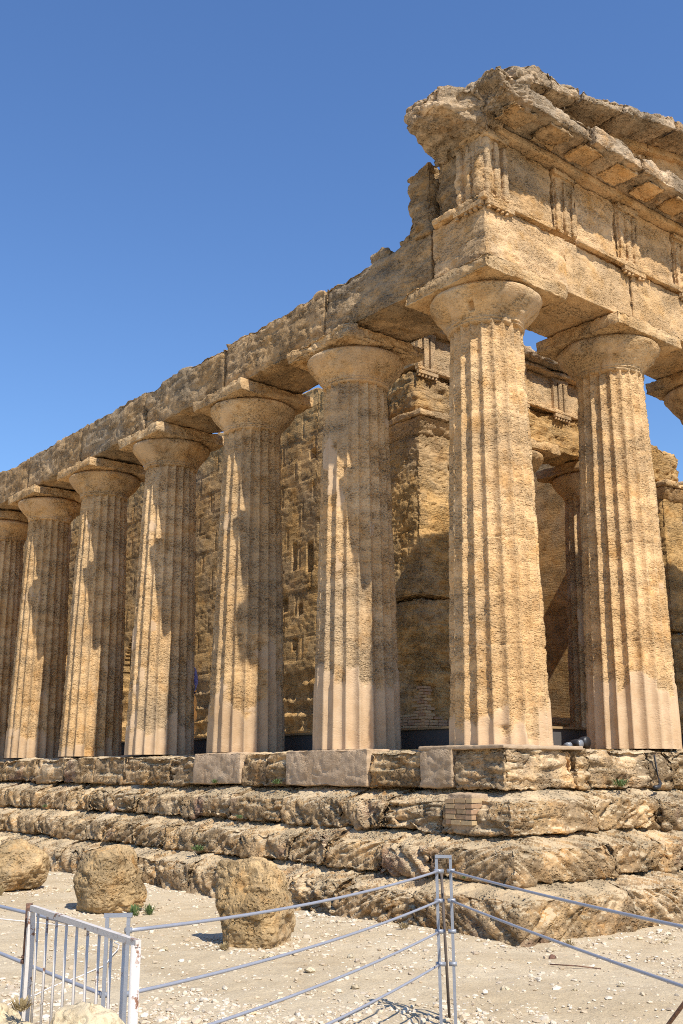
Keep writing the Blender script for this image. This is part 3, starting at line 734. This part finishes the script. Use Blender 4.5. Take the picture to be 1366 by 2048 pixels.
def gravel():
    V0, F0 = ico(); rg = np.random.default_rng(5); N = 190000
    x = rg.uniform(-9.5, 4, N); y = rg.uniform(-7, 9, N)
    P = np.c_[x, y, x * 0]
    den = fbm(P * .75, 4, 91, .6) * .9 + .35 * fbm(P * 3, 2, 92)
    dist = np.hypot(x - CX, y - CY)
    extra = np.zeros(N)
    for bx, by in ((-4.0, 6.75), (-4.07, 3.45), (-4.2, -.12)): extra += .5 * np.exp(-((np.hypot(x - bx, y - by) - .50) / .14) ** 2)
    foot = np.where(y > -2.3, np.abs(x + 2.32), np.where(x > -2.3, np.abs(y + 2.32), 9.)); extra += .30 * np.exp(-(foot / .16) ** 2)
    ok = (rg.random(N) < np.clip(.05 + (.85 * sst(.0, .50, den) + .07) * np.clip((12.5 - dist) / 4, .12, 1) + extra, 0, 1)) & ~((x > -2.0) & (y > -2.0)) & (dist > 4)
    x, y = x[ok], y[ok]; n = len(x)
    s = np.exp(rg.normal(-4.5, .52, n)); s = np.clip(s, .004, .038)
    z = ground_z(x, y) + s * .15
    jit = 1 + rg.uniform(-.35, .35, (n, 12, 1))
    sc = rg.uniform(.6, 1.3, (n, 1, 3)) * np.array([1, 1, .6])
    a = rg.uniform(0, 6.28, n); ca, sa = np.cos(a)[:, None], np.sin(a)[:, None]
    V = V0[None] * jit * sc * s[:, None, None]
    vx = V[..., 0] * ca - V[..., 1] * sa; vy = V[..., 0] * sa + V[..., 1] * ca
    V = np.stack([vx + x[:, None], vy + y[:, None], V[..., 2] + z[:, None]], -1).reshape(-1, 3)
    F = (F0[None] + (np.arange(n) * 12)[:, None, None]).reshape(-1, 3)
    o = make('gravel', V, F, M_GRAV, smooth=False); setting(o, 'stuff')
gravel()

# ------------------------------------------------------------------ boulders and loose stones
def rock(name, loc, dims, seed, mat, amp=.10, div=60, boxy=.5, yaw=0., bed=0., fine=.03):
    U, F = cube_grid(div, div, div)
    S = U / np.linalg.norm(U, axis=1, keepdims=True)
    B = U / (np.sum(np.abs(U) ** 6, axis=1, keepdims=True) ** (1 / 6))
    N = S; P = (S * (1 - boxy) + B * boxy)
    c, s = math.cos(yaw), math.sin(yaw)
    P = np.c_[P[:, 0] * c - P[:, 1] * s, P[:, 0] * s + P[:, 1] * c, P[:, 2]]
    N = np.c_[N[:, 0] * c - N[:, 1] * s, N[:, 0] * s + N[:, 1] * c, N[:, 2]]
    Q = P + np.array([seed * 1.3, seed * .7, seed * 2.1]) % 57
    d = amp * 1.6 * fbm(Q * 1.1, 2, seed)
    # a few flat broken facets
    rg = np.random.default_rng(seed)
    for _ in range(5):
        f = rg.normal(size=3); f /= np.linalg.norm(f); h = rg.uniform(.80, .98)
        ex = np.clip(P @ f - h, 0, None); P = P - ex[:, None] * f * .8
    Pm = P * np.array(dims) / 2
    N = N / np.array(dims); N /= np.linalg.norm(N, axis=1, keepdims=True)
    mean = np.mean(dims)
    Pm = Pm + N * (d * mean * .5)[:, None]
    Pm = Pm + N * erode(Pm + np.array([loc[0], loc[1], 0]), N, np.full(len(P), 9.), seed, fine, bed, 1.0)[:, None]
    Pm[:, 2] += dims[2] / 2
    return make(name, Pm, F, mat, loc=loc, attrs={'stucco': np.zeros(len(P))})
def boulder(x, y, dims, seed, label, mat=None, **k):
    o = rock('boulder', (x, y, gz1(x, y) - .10), dims, seed, mat or M_BOULD, **k)
    tag(o, label, 'boulder', 'boulders on the ground before the steps'); return o
boulder(-4.0, 6.75, (1.05, .95, .86), 18, 'rounded boulder at the left edge with a pale streak', boxy=.08, amp=.11)
boulder(-4.07, 3.45, (.90, .86, .93), 33, 'rounded pitted boulder standing behind the rusty white gate', boxy=.45, amp=.07)
boulder(-4.2, -.12, (.84, .82, .96), 52, 'squarish boulder behind the cables, nearest to the grey corner post', boxy=.9, amp=.06, yaw=.5)
o = rock('boulder', (-9.26, -6.58, GZ - .02), (.29, .30, 1.10), 61, M_PALE, boxy=.5, amp=.10, div=50)
tag(o, 'pale sandy boulder at the foot of the white gate, only its top in view', 'boulder')
o = rock('boulder', (-9.06, -5.20, GZ - .02), (.46, .40, .82), 66, M_PALE, boxy=.5, amp=.10, div=50)
tag(o, 'pale flat stone in the bottom left corner beside the dry weeds', 'boulder')
# individual loose stones
ST = [(-2.03, -2.46, .10), (-2.13, -.06, .09), (-2.36, 1.11, .07), (-2.98, -4.02, .06), (-.56, -2.82, .10), (-4.63, -1.11, .15), (-4.72, -1.87, .10), (-4.89, -2.74, .08), (-4.68, -3.54, .06),
      (-3.53, -3.97, .06), (-5.75, .74, .09), (-5.14, .05, .07), (-2.41, -2.80, .09), (-.95, -2.4, .08), (-.30, -2.72, .10), (-3.32, -2.68, .06), (-5.67, -2.73, .07), (-3.93, -1.5, .07),
      (-6.15, -3.01, .09), (-3.98, -3.6, .07), (-.62, -2.54, .08), (-3.2, 6.3, .12), (-3.5, 5.95, .10), (-5.0, 6.2, .09), (-5.2, 6.05, .11)]
rs = random.Random(3)
for k, (x, y, s) in enumerate(ST):
    dark = k == 12
    V0, F0 = ico(); r9 = np.random.default_rng(k + 50)
    V = V0 * (1 + r9.uniform(-.28, .28, (12, 1))) * np.array([1, r9.uniform(.6, .95), r9.uniform(.5, .75)]) * s * .62
    o = make('loose_stone', V, F0, M_RUST if dark else M_PALE, loc=(x, y, gz1(x, y) + s * .14), smooth=False, attrs={'stucco': np.zeros(12)})
    bv = o.modifiers.new('edge', 'BEVEL'); bv.width = s * .08; bv.segments = 2
    if dark: tag(o, 'small dark reddish stone on the ground just in front of the lowest step corner', 'stone')
    elif k == 5: tag(o, 'largest loose stone on the gravel between the squarish boulder and the cables', 'stone')
    else: tag(o, 'small pale loose stone lying on the dusty ground', 'stone', 'pale loose stones on the ground')
# low rubble seen inside the porch
for k, (x, y, w) in enumerate([(9.9, 7.0, .9), (10.5, 7.7, 1.0)]):
    o = rock('rubble_block', (x, y, .25), (w, .8, .75), 140 + k, M_CELLA, boxy=.8, amp=.06, div=40)
    tag(o, ['dark rubble block on the porch floor between the two front columns', 'second rubble block on the porch floor, further in'][k], 'block', 'rubble blocks on the porch floor')

# ------------------------------------------------------------------ walkway along the cella
wk = empty('walkway', (2.5, 12, 0)); tag(wk, 'raised walkway with dark grey skirt and wooden edge between columns and cella wall', 'walkway')
o_ = (2.5, 12, 0)
mb = MB(); mb.box(1.0, 1.03, 1.0, 33, -.008, .33); mb.box(1.03, 14.4, 1.0, 1.03, -.008, .33); mb.build('skirt', M_SKIRT, wk, loc=o_)
mb = MB(); mb.box(.96, 1.04, .96, 33, .332, .368); mb.box(1.041, 14.4, .96, 1.04, .332, .368); mb.build('wooden_edge', M_WOOD, wk, loc=o_)
mb = MB(); mb.box(1.042, 2.93, 1.042, 33, .32, .352); mb.box(2.931, 14.4, 1.042, 4.60, .32, .352); mb.build('deck', M_DECK, wk, loc=o_)
for ob in wk.children: ob.location = (0, 0, 0)

# ------------------------------------------------------------------ gate
gL, gR = Vector((-8.85, -5.11, 0)), Vector((-8.97, -6.38, 0))
gt = empty('gate', (gL.x, gL.y, GZ)); tag(gt, 'low white painted barrier gate with thin bars and rust spots', 'gate')
def child(mb, name, mat, par, org, smooth=False):
    ob = mb.build(name, mat, par, smooth, loc=org); ob.location = (0, 0, 0); return ob
og = (gL.x, gL.y, GZ)
zt, zb = -.955, -1.50
p1 = child(MB().tube([(gL.x, gL.y, GZ - .1), (gL.x, gL.y, -1.195)], .0165, 12), 'post', M_WHITE, gt, og, True)
p2 = MB().tube([(gL.x, gL.y, -1.195), (gL.x, gL.y, -.94)], .0155, 12); ob = p2.build('upper_post', M_RUST, gt, True, loc=og); ob.location = (0, 0, 0); ob['label'] = 'rusted upper half of the far post'
mb = MB().tube([(gL.x, gL.y, -1.20), (gL.x, gL.y, -1.185)], .023, 12); mb.tube([(gL.x, gL.y, -1.178), (gL.x, gL.y, -1.168)], .021, 12); child(mb, 'collar', M_RUST, gt, og, True)
child(MB().tube([(gR.x, gR.y, GZ - .1), (gR.x, gR.y, -.962)], .0185, 16), 'post', M_WHITE, gt, og, True)
dg = (gR - gL).normalized()
a = gL + dg * .045
child(MB().bar((a.x, a.y, zt), (gR.x + dg.x * .02, gR.y + dg.y * .02, zt), .022, .024), 'top_rail', M_WHITE, gt, og)
child(MB().bar((a.x, a.y, zb), (gR.x, gR.y, zb), .03, .03), 'bottom_rail', M_WHITE, gt, og)
child(MB().bar((a.x, a.y, zb + .016), (a.x, a.y, zt - .016), .035, .02, (dg.x, dg.y, 0)), 'frame_upright', M_WHITE, gt, og)
NB = 9
bars = []
for k in range(NB):
    # the bars stand at even steps along the leaf
    t = .14 + (1.28 - .26) * k / (NB - 1)
    p = gL + dg * t
    bars.append(child(MB().tube([(p.x, p.y, zb + .014), (p.x, p.y, zt - .014)], .0062, 8), 'bar', M_WHITE, gt, og, True))

# ------------------------------------------------------------------ cable fence
fe = empty('cable_fence', (-5.12, -4.05, GZ)); tag(fe, 'grey cable fence with narrow hooped posts across the foreground', 'fence')
of = (-5.12, -4.05, GZ)
def upost(cx, cy, w, dirv, zt, bw, bt, lean=0.):
    d = Vector(dirv).normalized(); mb = MB()
    pl = Vector((cx, cy, 0)) - d * w / 2; pr = Vector((cx, cy, 0)) + d * w / 2
    for p, s in ((pl, 1), (pr, 1)):
        mb.bar((p.x + lean * d.x, p.y + lean * d.y, GZ - .15), (p.x, p.y, zt), bw, bt, (d.x, d.y, 0))
    mb.bar((pl.x - d.x * bw * .5, pl.y - d.y * bw * .5, zt + bt * .5 + .001), (pr.x + d.x * bw * .5, pr.y + d.y * bw * .5, zt + bt * .5 + .001), bt * 1.4, bt)
    return child(mb, 'post', M_GALV, fe, of)
ZC2 = (-1.064, -1.275, -1.49, -1.715); ZC1 = (-1.02, -1.28, -1.51, -1.74)
view2 = (.70, -.71, 0)
upost(-5.18, -4.128, .105, (.69, -.72, 0), -.972, .020, .022, .012)
upost(-8.66, -5.635, .092, (.86, -.5, 0), -.965, .032, .016)
child(MB().tube([(-5.10, -4.02, -1.06), (-5.016, -3.993, GZ - .1)], .011, 10), 'stake', M_STAKE, fe, of, True)
def cable(p, q, sag, r=.0086, m=24):
    p = Vector(p); q = Vector(q)
    pts = [p.lerp(q, t / m) - Vector((0, 0, sag * 4 * (t / m) * (1 - t / m))) for t in range(m + 1)]
    return child(MB().tube(pts, r, 10), 'cable', M_CABLE, fe, of, True)
for k in range(4):
    cable((-8.62, -5.66, ZC1[k]), (-5.20, -4.10, ZC2[k]), .045)
P3 = Vector((-8.79, -4.595, 0)); P1 = Vector((-8.70, -5.61, 0)); P4 = P1 + (P3 - P1) * 1.55
for k, (z0, z1) in enumerate(((-1.02, -1.00), (-1.28, -1.215))): cable((P1.x, P1.y, z0), (P4.x, P4.y, z0 + (z1 - z0) * 1.55), .004)
Q2 = Vector((-5.14, -4.16, 0)); Q3 = Vector((-6.62, -7.13, 0)); Q4 = Q2 + (Q3 - Q2) * 1.35
for k, (z0, z1) in enumerate(((-1.064, -1.003), (-1.275, -1.258))): cable((Q2.x, Q2.y, z0), (Q4.x, Q4.y, z0 + (z1 - z0) * 1.35), .02)
upost(Q4.x + .02, Q4.y - .04, .105, (.69, -.72, 0), -.96, .02, .022)
upost(P4.x - .02, P4.y + .05, .092, (.86, -.5, 0), -.96, .03, .016)
for z in ZC2:
    child(MB().tube([(-5.235, -4.085, z), (-5.17, -4.115, z - .004)], .0165, 10), 'clamp', M_GALV, fe, of, True)
    child(MB().tube([(-5.16, -4.145, z), (-5.125, -4.19, z + .002)], .0165, 10), 'clamp', M_GALV, fe, of, True)
for z in ZC1[:2]:
    child(MB().tube([(-8.715, -5.605, z), (-8.685, -5.62, z)], .012, 10), 'clamp', M_GALV, fe, of, True)
    child(MB().tube([(-8.635, -5.655, z), (-8.605, -5.665, z)], .013, 10), 'clamp', M_GALV, fe, of, True)
o = MB().tube([(-3.83, -5.03, GZ - .05), (-4.6, -5.75, -1.80)], .014, 8).build('iron_rod', M_RUST, None, True); tag(o, 'dark rusty iron rod leaning in the bottom right corner', 'rod')
# wires
wp = [(-7.437, -1.533), (-7.259, -1.346), (-7.102, -1.275), (-6.913, -1.091), (-6.66, -.882), (-6.454, -.725), (-6.241, -.556), (-6.035, -.397), (-5.829, -.113), (-5.618, .161), (-5.404, .544), (-5.354, .756)]
o = MB().tube([(x, y, gz1(x, y) + .008 + (.03 if i > 7 else 0)) for i, (x, y) in enumerate(wp)], .0055, 6).build('ground_wire', M_WIRE, None, True); tag(o, 'thin white wire trailing over the ground behind the gate', 'wire')
o = MB().tube([(-6.0, 4.2, gz1(-6, 4.2) + .01), (-5.6, 3.2, gz1(-5.6, 3.2) + .012), (-5.2, 2.5, gz1(-5.2, 2.5) + .01), (-4.95, 1.9, gz1(-4.95, 1.9) + .01)], .006, 6).build('ground_wire', M_WIRE, None, True); tag(o, 'thin white wire on the ground running from the left edge past the round boulders', 'wire')
# twig lying by the lowest step
o = MB().tube([(-2.75, -3.05, gz1(-2.75, -3.05) + .02), (-2.65, -3.3, gz1(-2.65, -3.3) + .03), (-2.5, -3.45, gz1(-2.5, -3.45) + .012)], .006, 6).build('twig', M_RUST, None, True); tag(o, 'thin dry twig on the ground in front of the lowest step corner', 'twig')

# ------------------------------------------------------------------ floodlight and drain pipe
fx, fy = 2.02, .30
fo = empty('floodlight', (fx, fy, 0)); tag(fo, 'small black twin floodlight lying on the top step between the front columns', 'floodlight')
def lathe_axis(mb, p, q, rs):
    p = Vector(p); q = Vector(q); m = len(rs)
    return mb.tube([p.lerp(q, t / (m - 1)) for t in range(m)], 1, 16, rs)
of2 = (fx, fy, 0)
child(lathe_axis(MB(), (fx - .02, fy - .10, .075), (fx - .02, fy + .12, .085), [.068, .07, .066, .05, .03]), 'lamp_head', M_BLACK, fo, of2, True)
child(lathe_axis(MB(), (fx - .02, fy - .106, .075), (fx - .02, fy - .099, .075), [.058, .060]), 'lens', M_GLASS, fo, of2, True)
mb = lathe_axis(MB(), (fx + .17, fy - .08, .10), (fx + .15, fy + .12, .10), [.085, .09, .085, .06, .03])
child(mb, 'lamp_head', M_BLACK, fo, of2, True)
child(lathe_axis(MB(), (fx - .20, fy - .04, .05), (fx - .19, fy + .08, .05), [.045, .047, .03]), 'lens_ring', M_GLASS, fo, of2, True)
mb = MB(); mb.box(fx - .25, fx + .25, fy - .02, fy + .04, -.006, .012); mb.tube([(fx + .25, fy + .01, .005), (fx + .27, fy + .01, .19)], .012, 8); child(mb, 'bracket', M_BLACK, fo, of2)
o = MB().tube([(2.36, -.83, -.10), (2.36, -.86, -.38), (2.33, -.92, -.50), (2.2, -.98, -.545), (2.06, -1.0, -.555)], .022, 10, [.012, .013, .026, .028, .03]).build('drain_pipe', M_BLACK, None, True)
tag(o, 'short black pipe hanging down a joint of the top step on the right', 'pipe')

# ------------------------------------------------------------------ person behind the fourth column of the long side
pr = empty('person', (1.14, 10.49, .352)); tag(pr, 'person in lilac blue shirt and dark trousers, mostly hidden behind a column', 'person')
def ensure_skin(me):
    if not me.skin_vertices:
        bm = __import__('bmesh').new(); bm.from_mesh(me); bm.verts.layers.skin.verify(); bm.to_mesh(me); bm.free()
def skin(name, nodes, edges, mat, par, sub=2):
    me = bpy.data.meshes.new(name); me.from_pydata([n_[:3] for n_ in nodes], edges, []); me.update(); ensure_skin(me)
    for i, n_ in enumerate(nodes):
        v = me.skin_vertices[0].data[i]; v.radius = (n_[3], n_[4] if len(n_) > 4 else n_[3]); v.use_root = i == 0
    ob = bpy.data.objects.new(name, me); COL.objects.link(ob); ob.parent = par
    ob.modifiers.new('skin', 'SKIN'); ss = ob.modifiers.new('sub', 'SUBSURF'); ss.levels = sub; ss.render_levels = sub
    me.materials.append(mat)
    for p in me.polygons: p.use_smooth = True
    return ob
k = 1.12
def S(*a): return tuple(v * k for v in a)
body = skin('body', [S(0, 0, .95, .10, .13), S(0, 0, 1.18, .10, .13), S(0, 0, 1.42, .09, .12), S(0, 0, 1.50, .055), S(0, .01, 1.58, .06), S(0, .015, 1.66, .085, .075), S(0, .01, 1.75, .06),
     S(-.19, 0, 1.40, .05), S(-.27, .02, 1.14, .042), S(-.22, .16, .94, .033), S(.19, 0, 1.40, .05), S(.26, .02, 1.13, .042), S(.24, .12, .90, .033),
     S(-.09, 0, .88, .08), S(-.10, 0, .48, .055), S(-.10, -.01, .09, .042), S(-.10, .14, .04, .035), S(.09, 0, .88, .08), S(.10, 0, .48, .055), S(.10, -.01, .09, .042), S(.10, .14, .04, .035)],
     [(0, 1), (1, 2), (2, 3), (3, 4), (4, 5), (5, 6), (2, 7), (7, 8), (8, 9), (2, 10), (10, 11), (11, 12), (0, 13), (13, 14), (14, 15), (15, 16), (0, 17), (17, 18), (18, 19), (19, 20)], M_SKIN, pr)
skin('shirt', [S(0, 0, .93, .125, .16), S(0, 0, 1.18, .12, .155), S(0, 0, 1.40, .11, .14), S(0, 0, 1.47, .07), S(-.19, 0, 1.40, .065), S(-.27, .02, 1.14, .056), S(-.23, .13, .98, .046), S(.19, 0, 1.40, .065), S(.26, .02, 1.13, .056), S(.245, .09, .96, .046)],
     [(0, 1), (1, 2), (2, 3), (2, 4), (4, 5), (5, 6), (2, 7), (7, 8), (8, 9)], M_SHIRT, pr)
skin('trousers', [S(0, 0, .93, .12, .15), S(-.09, 0, .84, .095), S(-.10, 0, .48, .07), S(-.10, 0, .10, .06), S(.09, 0, .84, .095), S(.10, 0, .48, .07), S(.10, 0, .10, .06)], [(0, 1), (1, 2), (2, 3), (0, 4), (4, 5), (5, 6)], M_TROUS, pr)
skin('hair', [S(0, -.02, 1.70, .085), S(0, -.01, 1.77, .065), S(0, -.06, 1.64, .06)], [(0, 1), (0, 2)], M_HAIR, pr)
for sx in (-1, 1):   # hands: palm, four fingers, thumb
    w = Vector((-.22, .16, .94)) if sx < 0 else Vector((.24, .12, .90))
    w = w * k; nodes = [(w.x, w.y, w.z, .026), (w.x, w.y + .03, w.z - .07, .03)]; ed = [(0, 1)]
    for f, (dx, ln) in enumerate(((-.03, .075), (-.01, .085), (.01, .08), (.03, .065))):
        b0 = len(nodes); nodes += [(w.x + dx * .8, w.y + .035, w.z - .09, .010), (w.x + dx, w.y + .05, w.z - .09 - ln * .55, .009), (w.x + dx, w.y + .045, w.z - .09 - ln, .008)]
        ed += [(1, b0), (b0, b0 + 1), (b0 + 1, b0 + 2)]
    b0 = len(nodes); nodes += [(w.x - sx * .035, w.y + .03, w.z - .05, .011), (w.x - sx * .05, w.y + .05, w.z - .09, .009)]; ed += [(1, b0), (b0, b0 + 1)]
    skin('hand', nodes, ed, M_SKIN, pr, 1)

# ------------------------------------------------------------------ weeds
def weed(x, y, z, r, n, seed, label, mat=M_LEAF, grp='small green weeds on the steps', tall=.6):
    rg = random.Random(seed); mb = MB()
    for i in range(n):
        a = rg.uniform(0, 6.28); rr = r * rg.uniform(.05, 1); h = r * tall * rg.uniform(.1, 1.0)
        b = Vector((x + rr * .35 * math.cos(a), y + rr * .35 * math.sin(a), z)); t = Vector((x + rr * math.cos(a), y + rr * math.sin(a), z + h))
        s = Vector((-math.sin(a), math.cos(a), 0)) * r * rg.uniform(.03, .09); mid = b.lerp(t, .6) + Vector((0, 0, r * .15))
        mb.add([b, mid - s, t, mid + s], [(0, 1, 2, 3)])
    ob = mb.build('weed', mat, None, False, loc=(x, y, z)); tag(ob, label, 'weed', grp)
for i, (x, y, z, r, lb) in enumerate([(-.93, 5.85, -.53, .12, 'small green weed below the top step, under the third column of the long side'), (-.93, 4.0, -.53, .15, 'green weed left of the big mortar patch on the top step'),
     (1.35, -.95, -.54, .20, 'bushy green weed on the right steps under the second front column'), (-1.75, 5.0, -1.57, .17, 'wide low green weed near the middle of the lowest step'),
     (-1.36, 11.9, -1.07, .10, 'tiny green weed at the far left of the steps'), (-1.36, 4.4, -1.06, .10, 'dark green weed in the shade below the third step'), (-1.7, -.9, -1.56, .06, 'tiny green weed tucked near the corner of the second step')]):
    weed(x, y, z, r, 70, 20 + i, lb)
for i, (x, y, lb) in enumerate([(-4.05, 2.75, 'green weed at the foot of the rounded pitted boulder, left stem'), (-3.85, 2.72, 'green weed at the foot of the rounded pitted boulder, right stem'), (-4.55, 6.05, 'yellowish weed before the boulder with the pale streak')]):
    weed(x, y, gz1(x, y), .12, 110, 60 + i, lb, M_LEAF if i < 2 else M_DRY, 'weeds round the boulders', 1.3)
for i, (x, y, lb) in enumerate([(-4.68, -.35, 'dry grass in the shade at the left foot of the squarish boulder'), (-2.45, 1.9, 'dry tuft at the foot of the lowest step, behind the squarish boulder'), (-2.4, -.6, 'dry tuft at the foot of the lowest step, left of the grey corner post'), (-1.7, -2.42, 'dry tuft at the foot of the right face of the lowest step')]):
    weed(x, y, gz1(x, y), .10, 90, 90 + i, lb, M_DRY, 'dry tufts on the ground', .8)
weed(-8.95, -5.33, -1.36, .07, 120, 77, 'dry straw coloured weed in the bottom left corner', M_DRY, None, .9)
